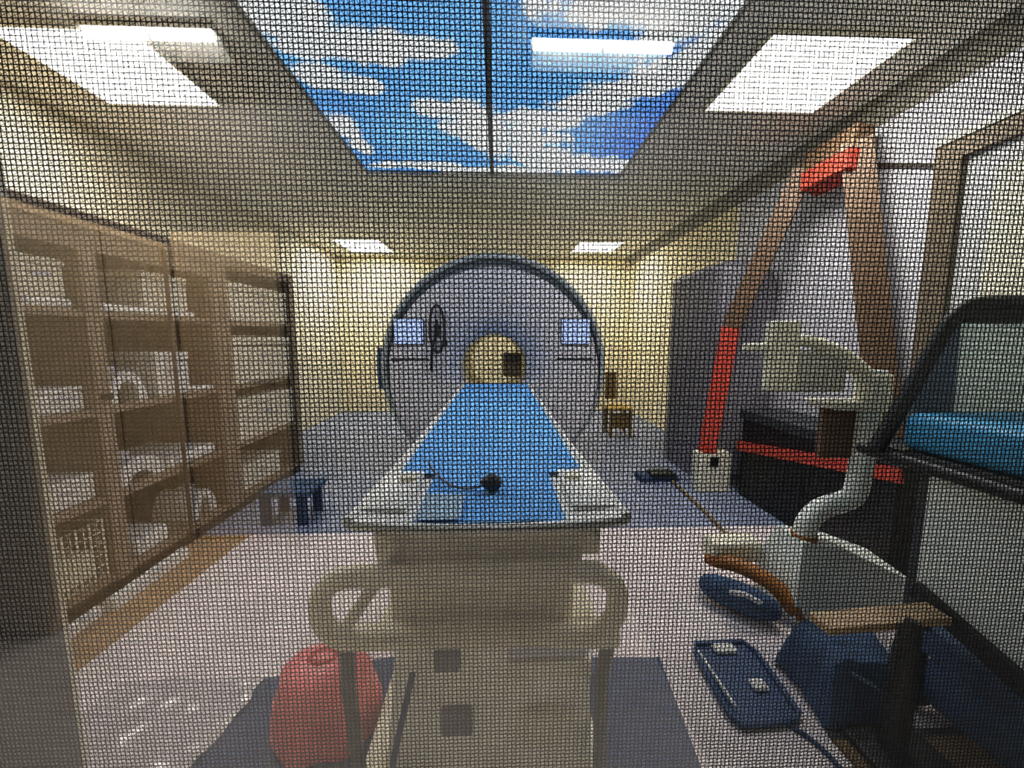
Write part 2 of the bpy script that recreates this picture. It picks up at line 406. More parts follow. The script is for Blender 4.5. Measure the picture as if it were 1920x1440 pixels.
# end panel below the tabletop, slightly tapered
MB().prism([(TX-0.26, 0.815), (TX+0.225, 0.815), (TX+0.205, 0.70), (TX-0.25, 0.70)], 'y', 0.83, 0.95).build('end_panel', M_olive, tb)
MB().rbox(TX-0.235, TX+0.20, 0.835, 0.93, 0.575, 0.705, 0.02).build('control_panel', M_olive, tb)
def rrect(x0, x1, z0, z1, r, y):
    p = arc(x1-r, z1-r, r, 0, 90) + arc(x0+r, z1-r, r, 90, 180) + arc(x0+r, z0+r, r, 180, 270) + arc(x1-r, z0+r, r, 270, 360)
    return [(a, y, b) for a, b in p]
MB().tube(rrect(-0.395, 0.268, 0.585, 0.735, 0.07, 0.80), 0.024, 12, True).build('push_handle', M_olive, tb, True)
MB().rbox(-0.36, -0.20, 0.78, 0.83, 0.565, 0.61, 0.012).build('cross_bar', M_cream, tb)
MB().rbox(0.11, 0.275, 0.78, 0.83, 0.555, 0.60, 0.012).build('cross_bar', M_cream, tb)
MB().tube([(-0.345, 0.79, 0.61), (-0.27, 0.80, 0.72), (-0.235, 0.82, 0.80)], 0.014, 8).build('release_lever', M_cream, tb, True)
MB().rbox(TX-0.27, TX+0.265, 0.86, 1.0, 0.50, 0.58, 0.02).build('lower_cover', M_olive, tb)
MB().prism([(TX-0.24, 0.50), (TX+0.25, 0.50), (TX+0.27, 0.06), (TX-0.28, 0.06)], 'y', 0.90, 2.6).build('pedestal', mat('pedestal_grey', (0.90, 0.88, 0.78), 0.5, 0.06), tb)
MB().rbox(0.02, 0.235, 0.876, 0.905, 0.395, 0.445, 0.008).build('cover_strip', M_cream, tb)
MB().rbox(0.02, 0.22, 0.88, 0.905, 0.45, 0.495, 0.006).build('vent_panel', M_grey, tb)
MB().rbox(-0.165, -0.10, 0.878, 0.905, 0.42, 0.475, 0.006).build('socket', M_greycab, tb)
MB().rbox(-0.15, -0.07, 0.878, 0.905, 0.24, 0.31, 0.006).build('socket', M_greycab, tb)
MB().rbox(0.06, 0.19, 0.868, 0.905, 0.20, 0.30, 0.012).build('foot_switch', M_cream, tb)
for s, x in ((-1, -0.345), (1, 0.255)):
    MB().tube([(x, 0.81, 0.57), (x-0.01, 0.83, 0.44), (x, 0.86, 0.10)], 0.017, 10).build('leg', mat('leg_dark', (0.10, 0.105, 0.085), 0.45), tb, True)
    run = MB().rbox(x-0.03, x+0.03, 0.84, 1.9, 0.035, 0.10, 0.015).build('base_runner', M_olive, tb)
    for yy in (0.88, 1.82):
        MB().tube([(x-0.02, yy, 0.044), (x+0.02, yy, 0.044)], 0.035, 14).build('caster', M_black, run, True)
MB().tube(smooth_path([(-0.215, 0.87, 0.43), (-0.235, 0.86, 0.34), (-0.265, 0.85, 0.20), (-0.27, 0.85, 0.06)]), 0.008, 8).build('cable', M_navymat, tb, True)
MB().tube(smooth_path([(0.235, 0.87, 0.42), (0.25, 0.86, 0.34), (0.262, 0.85, 0.2)]), 0.005, 8).build('cable', M_navymat, tb, True)

# blue sheet on the table
def sheet_z(x, y):
    t = (x-TX)/0.30
    return 0.842 + 0.012*abs(t)**4 + 0.004*noise.noise(Vector((x*9, y*5, 0))) + 0.012*math.exp(-((y-2.2)/0.8)**2)*math.cos(t*1.4)
def sheet(u, v):
    y = 0.812 + 2.70*v
    w0, w1 = (-0.188, 0.150) if y < 1.12 else (-0.292, 0.250)
    if 1.12 <= y < 1.25: w0 += 0.0
    x = w0 + (w1-w0)*u
    y += 0.010*noise.noise(Vector((x*8, 3, 0)))*(1 if v < 0.01 else 0)
    return (x, y, sheet_z(x, y) + 0.006)
bs = thing('blue_sheet', 'blue disposable sheet spread along the scanner table', 'sheet', (TX, 2.0, 0.84))
MB().grid(sheet, 24, 90).build('cover', M_bluesheet, bs, True)
MB().grid(lambda u, v: (-0.186+0.10*u, 0.816+0.14*v, sheet_z(-0.186+0.10*u, 0.816+0.14*v)+0.012), 6, 6).build('folded_corner', M_palesheet, bs, True)
# squeeze bulb with hose
sb = thing('squeeze_bulb', 'dark grey patient squeeze bulb with thin hose on the blue sheet', 'squeeze bulb', (-0.02, 0.98, 0.86))
m = MB(); m.lathe_y([(0.004, 0), (0.016, 0.006), (0.023, 0.02), (0.022, 0.036), (0.013, 0.05), (0.005, 0.056)], 0, 0, 20)
rot = Matrix.Rotation(R(80), 4, 'Z')
m.v = [tuple(rot @ Vector(p) + Vector((0.008, 0.985, 0.872))) for p in m.v]
m.build('bulb', M_dark, sb, True)
MB().tube(smooth_path([(-0.030, 0.99, 0.868), (-0.08, 0.975, 0.862), (-0.13, 1.0, 0.863), (-0.175, 1.06, 0.87), (-0.21, 1.12, 0.885)]), 0.0035, 8).build('hose', M_greycab, sb, True)

# ------------------------------------------------------------------ shelf cabinet on the left
CX0, CX1, CY0, CY1, CZ = -2.62, -1.89, 0.95, 3.68, 1.81
cab = thing('shelf_cabinet', 'long brown open shelf cabinet along the left wall', 'cabinet', (-2.25, 2.3, 0))
MB().rbox(CX0, CX1+0.01, CY0, CY1, CZ-0.055, CZ+0.02, 0.006).build('top', M_cab, cab)
MB().box(CX0, CX1-0.02, CY0+0.02, CY1-0.02, 0.0, 0.065).build('plinth', M_cabdark, cab)
MB().box(CX0, CX0+0.015, CY0, CY1, 0.06, CZ-0.05).build('back_panel', mat('cabinet_back', (0.42, 0.34, 0.24), 0.6, 0.05), cab)
MB().box(CX0+0.02, CX0+0.035, 2.81, CY1-0.05, 0.06, CZ-0.06).build('pale_back_panel', M_wall_l, cab)
for y0, y1 in ((CY0, CY0+0.05), (1.86, 1.93), (2.66, 2.81), (CY1-0.055, CY1)):
    MB().box(CX0+0.015, CX1, y0, y1, 0.06, CZ-0.05).build('upright', M_cab, cab)
for z in (0.065, 0.46, 0.89, 1.355):
    for ya, yb in ((CY0+0.05, 1.86), (1.93, 2.66), (2.81, CY1-0.055)):
        MB().box(CX0+0.015, CX1-0.012, ya, yb, z, z+0.032).build('shelf', M_cab, cab)
for yy in (2.31,):
    MB().box(CX1-0.002, CX1+0.012, yy-0.008, yy+0.008, 0.07, CZ-0.05).build('door_edge', M_cabdark, cab)
# dark valance above the upper shelf
MB().box(CX1-0.02, CX1-0.004, CY0+0.05, 2.66, 1.66, CZ-0.05).build('valance', M_cab, cab)
MB().rbox(CX1, CX1+0.03, 2.27, 2.30, 1.63, 1.655, 0.005).build('knob', M_black, cab)
MB().rbox(CX1, CX1+0.03, 1.875, 1.915, 0.965, 0.995, 0.005).build('knob', M_black, cab)

SH = [0.097, 0.492, 0.922, 1.387]      # upper faces of the shelves
def coil_box(label, y0, y1, z0, h, x1=CX1-0.05, depth=0.35, m=M_white, group='coils and boxes on the shelves'):
    t = thing('coil_box', label, 'coil box', (x1-depth/2, (y0+y1)/2, z0), group)
    bd = MB().rbox(x1-depth, x1, y0, y1, z0, z0+h*0.78, 0.012).build('body', m, t)
    MB().rbox(x1-depth-0.004, x1+0.004, y0-0.004, y1+0.004, z0+h*0.80, z0+h, 0.010).build('lid', m, t)
    MB().rbox(x1+0.0, x1+0.012, (y0+y1)/2-0.04, (y0+y1)/2+0.04, z0+h*0.5, z0+h*0.62, 0.004).build('handle', M_grey, bd)
    return t
def pad(label, y0, y1, z0, h, x1=CX1-0.03, depth=0.45, m=M_white):
    t = thing('foam_pad', label, 'pad', (x1-depth/2, (y0+y1)/2, z0), 'foam pads on the shelves')
    MB().rbox(x1-depth, x1, y0, y1, z0, z0+h, min(h*0.4, 0.02), 3).build('cushion', m, t, True)
    MB().box(x1-depth-0.002, x1+0.002, y0+0.03, y0+0.045, z0+h*0.3, z0+h+0.002).build('strap', M_grey, t)
def arch_coil(label, y0, y1, z0, h, th=0.05, x1=CX1-0.06, depth=0.26, m=M_white):
    t = thing('surface_coil', label, 'coil', (x1-depth/2, (y0+y1)/2, z0), 'curved coils on the shelves')
    c = (y0+y1)/2; a = (y1-y0)/2; n = 14; pts = []
    for i in range(n+1):
        an = math.pi*i/n; pts.append((c-a*math.cos(an), z0+h*math.sin(an)))
    for i in range(n+1):
        an = math.pi*(1-i/n); pts.append((c-(a-th)*math.cos(an), z0+(h-th)*math.sin(an)))
    MB().prism(pts, 'x', x1-depth, x1).build('shell', m, t)
    MB().rbox(x1-depth*0.6, x1-depth*0.3, c-0.03, c+0.03, z0+h-0.01, z0+h+0.03, 0.008).build('connector', M_grey, t)
# upper shelf
pad('flat white pad on the upper shelf at the left end', 1.62, 1.85, SH[3], 0.045)
coil_box('pale box above the flat white pad at the left end of the upper shelf', 1.64, 1.84, SH[3]+0.047, 0.17, depth=0.30, m=M_olive)
pad('long flat white pad on the upper shelf in the middle bay', 1.935, 2.55, SH[3], 0.04)
coil_box('cream box on top of the long white pad in the middle bay', 2.22, 2.52, SH[3]+0.042, 0.20, depth=0.32, m=M_cream)
coil_box('large pale box filling the upper shelf at the far end', 2.83, 3.60, SH[3], 0.28, x1=CX1-0.02, depth=0.40, m=M_cream)
# second shelf
coil_box('white box on the second shelf at the left end', 1.66, 1.855, SH[2], 0.115)
arch_coil('white arched coil on the second shelf of the middle bay', 1.97, 2.19, SH[2], 0.165)
coil_box('tall white box beside the arched coil on the second shelf', 2.25, 2.48, SH[2], 0.26, depth=0.25)
coil_box('large pale box filling the second shelf at the far end', 2.83, 3.60, SH[2], 0.36, x1=CX1-0.02, depth=0.40, m=M_cream)
pad('thin white pad beside the tall box on the second shelf', 2.49, 2.65, SH[2], 0.03)
# third shelf
coil_box('wide white box on the third shelf at the left end', 1.60, 1.855, SH[1], 0.13)
arch_coil('low white cradle coil on the third shelf of the middle bay', 1.955, 2.25, SH[1], 0.13, 0.08)
pad('white foam pad lying beside the cradle coil on the third shelf', 2.26, 2.62, SH[1], 0.07)
coil_box('large pale box filling the third shelf at the far end', 2.83, 3.60, SH[1], 0.32, x1=CX1-0.02, depth=0.40, m=M_cream)
# bottom shelf
wb = thing('wire_basket', 'pale wire basket on the bottom shelf at the left end', 'basket', (-2.1, 1.74, SH[0]))
for i in range(6):
    z = SH[0]+0.01+i*0.055
    MB().tube([(-1.925, 1.63, z), (-1.925, 1.85, z), (-2.2, 1.85, z), (-2.2, 1.63, z)], 0.004, 6, True).build('wire', M_cream, wb)
for i in range(8):
    y = 1.64+i*0.029
    MB().tube([(-1.922, y, SH[0]+0.005), (-1.922, y, SH[0]+0.29)], 0.004, 6).build('wire', M_cream, wb)
MB().rbox(-2.18, -1.95, 1.65, 1.83, SH[0]+0.012, SH[0]+0.15, 0.02).build('contents', M_cream, wb)
pad('white pad on the bottom shelf of the middle bay', 2.0, 2.20, SH[0], 0.10)
coil_box('pale box on the bottom shelf at the far end', 2.86, 3.40, SH[0], 0.19, depth=0.34, m=M_cream)
arch_coil('small round white coil on the bottom shelf by the far upright', 2.42, 2.62, SH[0], 0.17, 0.05)
def floor_slab(label, a, b, h, w):
    t = thing('positioning_wedge', label, 'wedge', ((a[0]+b[0])/2, (a[1]+b[1])/2, 0), 'white wedges lying before the cabinet')
    d = (Vector(b)-Vector(a)); n = Vector((-d.y, d.x)).normalized()*w
    A, B = Vector(a), Vector(b)
    base = [A, B, B+n, A+n]
    vs = [(p.x, p.y, 0) for p in base] + [(A.x, A.y, h), (B.x, B.y, h), (B.x+n.x*.6, B.y+n.y*.6, h), (A.x+n.x*.6, A.y+n.y*.6, h)]
    MB().add(vs, [(0,3,2,1),(4,5,6,7),(0,1,5,4),(1,2,6,5),(2,3,7,6),(3,0,4,7)]).build('foam', M_white, t)
    c = (A+B)/2
    MB().rbox(c.x-0.02, c.x+0.02, c.y-0.02, c.y+0.02, h-0.002, h+0.004, 0.002).build('label_patch', M_grey, t)
floor_slab('white foam wedge on the brown floor before the middle bay', (-1.78, 1.72), (-1.80, 2.18), 0.055, 0.07)
floor_slab('low white foam strip on the brown floor before the left bay', (-1.80, 1.55), (-1.815, 1.70), 0.04, 0.055)

# dark blue step stool beside the far end of the cabinet
st = thing('step_stool', 'dark blue step stool beside the far end of the cabinet', 'stool', (-1.45, 2.6, 0))
MB().rbox(-1.60, -1.27, 2.52, 2.80, 0.20, 0.235, 0.01).build('step', M_navy, st)
for x in (-1.57, -1.33):
    for y in (2.54, 2.76):
        MB().box(x-0.03, x+0.03, y-0.015, y+0.015, 0, 0.205).build('leg', M_navymat, st)

# navy mat painting the table's shade on the floor, red waste bag on it
mt = thing('table_shade_mat', 'dark blue mat painted as the floor shade under the table foot', 'mat', (-0.2, 1.0, 0))
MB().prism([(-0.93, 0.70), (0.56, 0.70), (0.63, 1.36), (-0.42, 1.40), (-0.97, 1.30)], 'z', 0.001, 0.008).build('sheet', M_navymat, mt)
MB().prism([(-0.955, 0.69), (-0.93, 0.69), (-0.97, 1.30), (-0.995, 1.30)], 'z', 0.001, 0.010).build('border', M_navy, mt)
rb = thing('waste_bag', 'crumpled red waste bag on the painted floor shade left of the table', 'bag', (-0.52, 1.12, 0.01))
def bag(u, v):
    a = u*2*math.pi; t = v*math.pi*0.5
    r = 0.165*math.cos(t)**0.55 + 0.02*noise.noise(Vector((math.cos(a)*2, math.sin(a)*2, v*4)))
    return (-0.56 + r*math.cos(a), 1.14 + r*0.8*math.sin(a), 0.01 + 0.24*math.sin(t)**0.8)
MB().grid(bag, 40, 14).build('film', M_redbag, rb, True)
MB().tube([(-0.56+0.04*math.cos(k), 1.14+0.03*math.sin(k), 0.245) for k in [i*2*math.pi/12 for i in range(12)]], 0.010, 8, True).build('tie', M_red, rb, True)
# crumpled clear plastic on the left floor
pf = thing('plastic_sheet', 'crumpled pale plastic sheet on the floor in the near left', 'plastic sheet', (-1.15, 1.2, 0))
def film(u, v):
    x = -1.42 + 0.52*u + 0.05*v; y = 0.98 + 0.34*v
    x += 0.02*noise.noise(Vector((v*4, 1, 2))); y += 0.03*noise.noise(Vector((u*4, 5, 2)))
    return (x, y, 0.012 + 0.020*abs(noise.noise(Vector((x*9, y*14, 4)))))
MB().grid(film, 30, 24).build('film', mat('pale_film', (0.60, 0.56, 0.57), 0.25, 0.06, 12), pf, True)

# ------------------------------------------------------------------ things at the right
# wooden chair by the far wall
ch = thing('wooden_chair', 'small wooden chair with yellow seat right of the scanner', 'chair', (1.57, 5.0, 0))
MB().rbox(1.44, 1.74, 4.85, 5.15, 0.33, 0.38, 0.01).build('seat', M_yel, ch)
MB().rbox(1.45, 1.60, 5.12, 5.15, 0.45, 0.82, 0.01).build('backrest', M_bwood, ch)
for x in (1.46, 1.72):
    for y in (4.87, 5.13): MB().box(x-0.018, x+0.018, y-0.018, y+0.018, 0, 0.335).build('leg', M_bwood, ch)
MB().rbox(1.46, 1.72, 4.88, 4.90, 0.10, 0.30, 0.005).build('front_panel', M_bwood, ch)

# dark grey tall cabinet with rounded top
gc = thing('tall_cabinet', 'tall dark grey cabinet with rounded top corner against the right wall', 'cabinet', (2.0, 3.5, 0))
pts = [(1.77, 0.0), (2.275, 0.0), (2.275, 1.55)] + arc(2.035, 1.64, 0.24, 0, 90, 8) + [(1.83, 1.88), (1.79, 1.86), (1.77, 1.82)]
MB().prism(pts, 'y', 3.12, 3.92).build('body', M_greycab, gc)
MB().prism([(1.80, 0.10), (2.245, 0.10), (2.245, 1.54)] + arc(2.03, 1.63, 0.215, 0, 90, 8) + [(1.80, 1.845)], 'y', 3.105, 3.122).build('door', mat('door_grey', (0.25, 0.24, 0.285), 0.5, 0.06), gc)
MB().rbox(1.82, 1.84, 3.07, 3.106, 0.9, 1.1, 0.006).build('handle', M_black, gc)

# door in the right wall
dr = empty_struct('door_1', (XR, 1.5, 0), 'pale door with brown frame in the right wall')
for y0, y1 in ((1.90, 2.02), (0.92, 1.02)):
    MB().box(XR-0.05, XR, y0, y1, 0, 2.135).build('jamb', mat('door_frame', (0.17, 0.13, 0.085), 0.6, 0.1), dr)
MB().box(XR-0.05, XR, 0.92, 2.02, 2.135, 2.255).build('lintel', MATS['door_frame'], dr)
MB().box(XR-0.058, XR-0.05, 0.92, 2.03, 2.225, 2.26).build('lintel_edge', M_cream, dr)
MB().box(XR-0.02, XR, 1.02, 1.90, 0, 2.135).build('leaf', mat('door_leaf', (0.62, 0.62, 0.62), 0.6, 0.03), dr)
MB().box(XR-0.026, XR-0.02, 1.08, 1.775, 0.15, 2.03).build('panel', M_wall_l, dr)
MB().tube([(XR-0.03, 1.84, 1.03), (XR-0.07, 1.84, 1.03), (XR-0.07, 1.72, 1.03)], 0.009, 8).build('handle', M_metal, dr, True)
cd = MB().tube([(XR-0.012, 2.46, 2.335), (XR-0.012, 2.02, 2.145)], 0.010, 8).build('conduit', M_cabdark)
tag(cd, 'thin dark conduit running up the right wall from the door frame', 'conduit')

# black low cabinet with a red strap
bc = thing('low_cabinet', 'low black cabinet with a red strap along the right wall', 'cabinet', (2.1, 2.3, 0))
MB().rbox(1.95, 2.285, 1.74, 2.95, 0.0, 0.63, 0.008).build('body', M_black, bc)
MB().rbox(1.93, 2.288, 1.72, 2.97, 0.63, 0.70, 0.008).build('top', M_dark, bc)
MB().bar((1.938, 2.97, 0.40), (1.938, 1.72, 0.60), 0.018, 0.075).build('strap', M_red, bc)
MB().bar((1.945, 2.32, 0.05), (1.945, 2.32, 0.36), 0.006, 0.01).build('door_gap', M_dark, bc)
# cream block under the frame's foot
bk = thing('support_block', 'cream block under the foot of the red frame', 'block', (1.78, 3.0, 0))
MB().rbox(1.63, 1.90, 2.98, 3.09, 0.0, 0.335, 0.01).build('block', M_cream, bk)
MB().rbox(1.72, 1.79, 2.972, 2.985, 0.22, 0.30, 0.004).build('bracket', M_black, bk)
# tall inverted-V frame
af = thing('a_frame', 'tall red-brown inverted-V frame standing before the right wall', 'frame', (1.9, 2.8, 0.0))
MB().bar((2.11, 2.72, 2.42), (1.825, 2.98, 1.35), 0.13, 0.05, up=(0.67, 0.74, 0)).build('upper_leg', M_brownpaint, af)
MB().bar((1.825, 2.98, 1.35), (1.715, 3.03, 0.34), 0.13, 0.05, up=(0.56, 0.83, 0)).build('lower_leg', M_red, af)
MB().bar((2.13, 2.36, 2.42), (2.20, 2.06, 0.70), 0.15, 0.05, up=(0.68,0.73,0)).build('leg', M_brownpaint, af)
MB().prism([(2.08, 2.30), (2.12, 2.52), (2.22, 2.50), (2.24, 2.30)], 'y', 2.34, 2.74).build('head_block', M_brownpaint, af)
MB().prism([(2.06, 2.26), (2.06, 2.37), (2.20, 2.37), (2.18, 2.22)], 'y', 2.32, 2.68).build('red_cap', M_red, af)
MB().rbox(1.66, 1.78, 2.985, 3.07, 0.335, 0.37, 0.006).build('foot', M_red, af)

# contrast injector on a bent pole
ij = thing('contrast_injector', 'white contrast injector on a bent pole with grey base', 'injector', (1.55, 1.6, 0))
pole = smooth_path([(1.395, 1.62, 0.36), (1.41, 1.62, 0.43), (1.47, 1.62, 0.49), (1.585, 1.61, 0.54), (1.615, 1.61, 0.62), (1.625, 1.61, 0.85), (1.635, 1.61, 1.12)], 8)
MB().tube(pole, 0.045, 14).build('pole', M_grn, ij, True)
MB().tube([(1.635, 1.61, 1.10), (1.64, 1.61, 0.96)], 0.062, 14).build('collar', M_cream, ij, True)
MB().add([(1.28,1.50,0.02),(1.95,1.52,0.02),(1.93,1.80,0.02),(1.30,1.80,0.02),(1.30,1.52,0.16),(1.86,1.54,0.17),(1.86,1.78,0.20),(1.31,1.78,0.20),
          (1.345,1.56,0.36),(1.52,1.56,0.33),(1.52,1.72,0.34),(1.345,1.72,0.36)],
         [(3,2,1,0),(0,1,5,4),(1,2,6,5),(2,3,7,6),(3,0,4,7),(4,5,9,8),(5,6,10,9),(6,7,11,10),(7,4,8,11),(8,9,10,11)]).build('base', M_grn, ij)
MB().tube([(1.395, 1.62, 0.345), (1.395, 1.62, 0.372)], 0.052, 16).build('pole_ring', M_orange, ij, True)
arm = smooth_path([(1.12, 1.63, 1.21), (1.22, 1.63, 1.245), (1.36, 1.63, 1.24), (1.50, 1.62, 1.18), (1.61, 1.61, 1.08)], 8)
MB().tube(arm, [0.016+0.022*i/(len(arm)-1) for i in range(len(arm))], 12).build('arm', M_cream, ij, True)
MB().rbox(1.16, 1.29, 1.60, 1.66, 1.03, 1.33, 0.012).build('display_panel', M_cream, ij)
MB().rbox(1.27, 1.52, 1.61, 1.67, 1.02, 1.20, 0.02).build('injector_head', mat('head_grey', (0.55, 0.53, 0.46), 0.5, 0.05), ij)
MB().rbox(1.06, 1.16, 1.61, 1.65, 1.20, 1.235, 0.01).build('nozzle', M_cream, ij)
MB().prism([(1.38, 0.985), (1.42, 0.955), (1.66, 0.945), (1.66, 0.985)], 'y', 1.55, 1.68).build('tray', M_cream, ij)
MB().rbox(1.44, 1.63, 1.62, 1.66, 0.72, 0.95, 0.01).build('bracket', M_brownpaint, ij)
ft = smooth_path([(1.03, 1.78, 0.16), (1.15, 1.70, 0.17), (1.26, 1.60, 0.13), (1.32, 1.50, 0.03)], 8)
MB().tube(ft, [0.02, 0.025, 0.03]+[0.036]*(len(ft)-6)+[0.03, 0.02, 0.012], 10).build('foot_bumper', M_orange, ij, True)
MB().rbox(1.05, 1.30, 1.74, 1.86, 0.15, 0.26, 0.02).build('foot_cover', M_cream, ij)
# blue pouch beside the base
bp = thing('shoe_cover', 'dark blue pouch lying against the orange foot of the injector', 'pouch', (1.08, 1.6, 0))
def pouch(u, v):
    a = u*2*math.pi; t = (v-0.5)*math.pi
    L = 0.165*math.sin(t); r = math.cos(t)**0.7
    x = 1.10 + 0.72*L + 0.055*r*math.cos(a)*0.7; y = 1.61 - 0.72*L + 0.055*r*math.cos(a)*0.7
    return (x, y, 0.075 + 0.07*r*math.sin(a))
MB().grid(pouch, 24, 16).build('body', M_navy, bp, True)
MB().tube([(1.03, 1.57, 0.13), (1.08, 1.53, 0.14), (1.13, 1.50, 0.12)], 0.012, 8).build('strap', M_grey, bp, True)

# floor pedal with cable
pd = thing('foot_pedal', 'black foot pedal with a thin brown cable on the floor', 'pedal', (1.45, 3.3, 0))
MB().rbox(1.25, 1.60, 3.22, 3.40, 0.0, 0.05, 0.015).build('body', M_navymat, pd)
MB().rbox(1.34, 1.56, 3.20, 3.34, 0.05, 0.085, 0.012).build('treadle', M_black, pd)
MB().tube(smooth_path([(1.52, 3.2, 0.02), (1.50, 2.7, 0.012), (1.46, 2.3, 0.012), (1.42, 2.02, 0.012)]), 0.011, 8).build('cable', M_bwood, pd, True)
# grey equipment case on the blue floor behind
# blue tray on the floor
tr = thing('blue_tray', 'dark blue tray with white items lying on the near right floor', 'tray', (0.9, 1.25, 0))
P = [(0.80, 1.41), (1.00, 1.415), (1.02, 1.36), (0.995, 1.11), (0.96, 1.085), (0.78, 1.075), (0.76, 1.11), (0.775, 1.36)]
MB().prism(P, 'z', 0.002, 0.012).build('base', mat('tray_blue', (0.05, 0.10, 0.22), 0.5, 0.1), tr)
MB().tube([(x, y, 0.018) for x, y in P], 0.010, 8, True).build('rim', MATS['tray_blue'], tr, True)
MB().rbox(0.855, 0.945, 1.355, 1.40, 0.012, 0.03, 0.008).build('white_pad', M_white, tr)
MB().rbox(0.90, 0.955, 1.19, 1.235, 0.012, 0.03, 0.008).build('white_cap', M_white, tr)
MB().bar((0.785, 1.36, 0.03), (0.79, 1.13, 0.03), 0.008).build('white_strip', M_white, tr)
tag(MB().tube(smooth_path([(0.93, 1.09, 0.008), (0.97, 1.04, 0.008), (0.99, 0.98, 0.008), (1.0, 0.86, 0.008)]), 0.007, 8).build('floor_cable', M_navymat), 'thin dark cable running from the blue tray over the near floor', 'cable')

# patient trolley at the right edge
gy = thing('patient_trolley', 'black-framed patient trolley with bright blue mattress at the right edge', 'trolley', (1.7, 0.9, 0))
hb = [(1.30, 0.87), (1.385, 1.04), (1.475, 1.235), (1.525, 1.325), (1.58, 1.362), (1.66, 1.372), (1.90, 1.372), (1.97, 1.33), (2.03, 1.15), (2.06, 0.87)]
hp = smooth_path([(x, 1.25, z) for x, z in hb], 5)
MB().tube(hp, 0.024, 12).build('headboard_frame', M_black, gy, True)
MB().bar((1.55, 1.25, 1.33), (1.98, 1.25, 1.33), 0.03, 0.045).build('headboard_bar', M_black, gy)
MB().prism([(1.42, 1.0), (1.50, 1.235), (1.56, 1.31), (1.57, 1.0)], 'y', 1.255, 1.275).build('headboard_side', mat('slate_panel', (0.13, 0.16, 0.21), 0.6, 0.1), gy)
MB().prism([(1.57, 1.0), (1.57, 1.31), (1.96, 1.31), (2.01, 1.0)], 'y', 1.255, 1.275).build('headboard_panel', fabric_mat('headboard_fabric', (0.80, 0.86, 0.82)), gy)
MB().rbox(1.36, 2.02, 0.46, 1.23, 0.885, 1.01, 0.03, 3).build('mattress', M_turq, gy, True)
MB().rbox(1.345, 2.04, 0.45, 1.27, 0.825, 0.885, 0.012).build('deck', M_black, gy)
MB().tube([(1.32, 1.32, 0.86), (1.33, 0.45, 0.85)], 0.020, 10).build('side_rail', M_black, gy, True)
MB().rbox(1.375, 1.395, 0.48, 1.14, 0.385, 0.825, 0.006).build('side_panel', M_grn, gy)
MB().rbox(1.405, 1.97, 0.56, 1.12, 0.05, 0.215, 0.03, 3).build('blanket', M_navy, gy, True)
for x in (1.42, 1.98):
    for y in (0.50, 1.16):
        lg = MB().box(x-0.025, x+0.025, y-0.025, y+0.025, 0.10, 0.83).build('leg', M_dark, gy)
        MB().tube([(x-0.02, y, 0.06), (x+0.02, y, 0.06)], 0.06, 16).build('wheel', M_black, lg, True)
MB().rbox(1.40, 2.0, 0.50, 1.20, 0.22, 0.29, 0.01).build('lower_tray', M_navy, gy)
MB().bar((1.362, 1.13, 0.44), (1.362, 0.50, 0.25), 0.022, 0.055).build('brace', M_black, gy)

# small side table with tan top, black post
sd = thing('side_table', 'low side table with tan top on a black post, near right', 'table', (1.19, 1.05, 0))
MB().add([(0.985,1.02,0.372),(1.335,1.00,0.412),(1.335,1.07,0.412),(0.975,1.09,0.372),(0.985,1.02,0.395),(1.335,1.00,0.435),(1.335,1.07,0.435),(0.975,1.09,0.395)],
         [(0,3,2,1),(4,5,6,7),(0,1,5,4),(1,2,6,5),(2,3,7,6),(3,0,4,7)]).build('tabletop', M_tan, sd)
MB().tube([(1.20, 0.985, 0.44), (1.192, 0.985, 0.40), (1.188, 0.985, 0.34), (1.18, 0.985, 0.03)], [0.018, 0.025, 0.032, 0.036], 12).build('post', M_black, sd, True)
MB().rbox(1.08, 1.31, 0.90, 1.05, 0.012, 0.035, 0.01).build('base_plate', M_black, sd)
# navy cloth heaped under the table
nc = thing('blue_cloth', 'dark blue cloth heaped on the floor behind the black post', 'cloth', (1.25, 1.2, 0))
def cloth(u, v):
    x = 1.06 + 0.31*u; y = 1.065 + 0.27*v
    e = min(u, 1-u, v, 1-v)
    h = min(1, e*7)*(0.19 + 0.05*noise.noise(Vector((x*7, y*7, 2)))) + 0.03*abs(noise.noise(Vector((x*16, y*12, 7))))
    return (x + 0.03*noise.noise(Vector((y*6, 0, 1))), y + 0.03*noise.noise(Vector((x*6, 3, 1))), 0.008 + h)
MB().grid(cloth, 30, 24).build('fabric', M_navy, nc, True)
MB().grid(lambda u, v: (1.12+0.10*u, 1.068+0.015*v, 0.19-0.06*u+0.01*v), 4, 2).build('hem', mat('hem_blue', (0.08, 0.12, 0.2), 0.8), nc, True)
# brown doormat in the near right corner
dm = thing('door_mat', 'brown mat on the floor in the near right corner', 'mat', (1.5, 0.8, 0))
MB().prism([(1.06, 0.60), (1.98, 0.60), (1.98, 1.03), (1.04, 1.03)], 'z', 0.001, 0.012).build('pile', mat('brown_pile', (0.20, 0.13, 0.06), 0.95, 0.2, 40, bump=0.6), dm)
MB().prism([(1.04, 1.03), (1.98, 1.03), (1.98, 1.05), (1.04, 1.05)], 'z', 0.001, 0.014).build('edging', M_dark, dm)

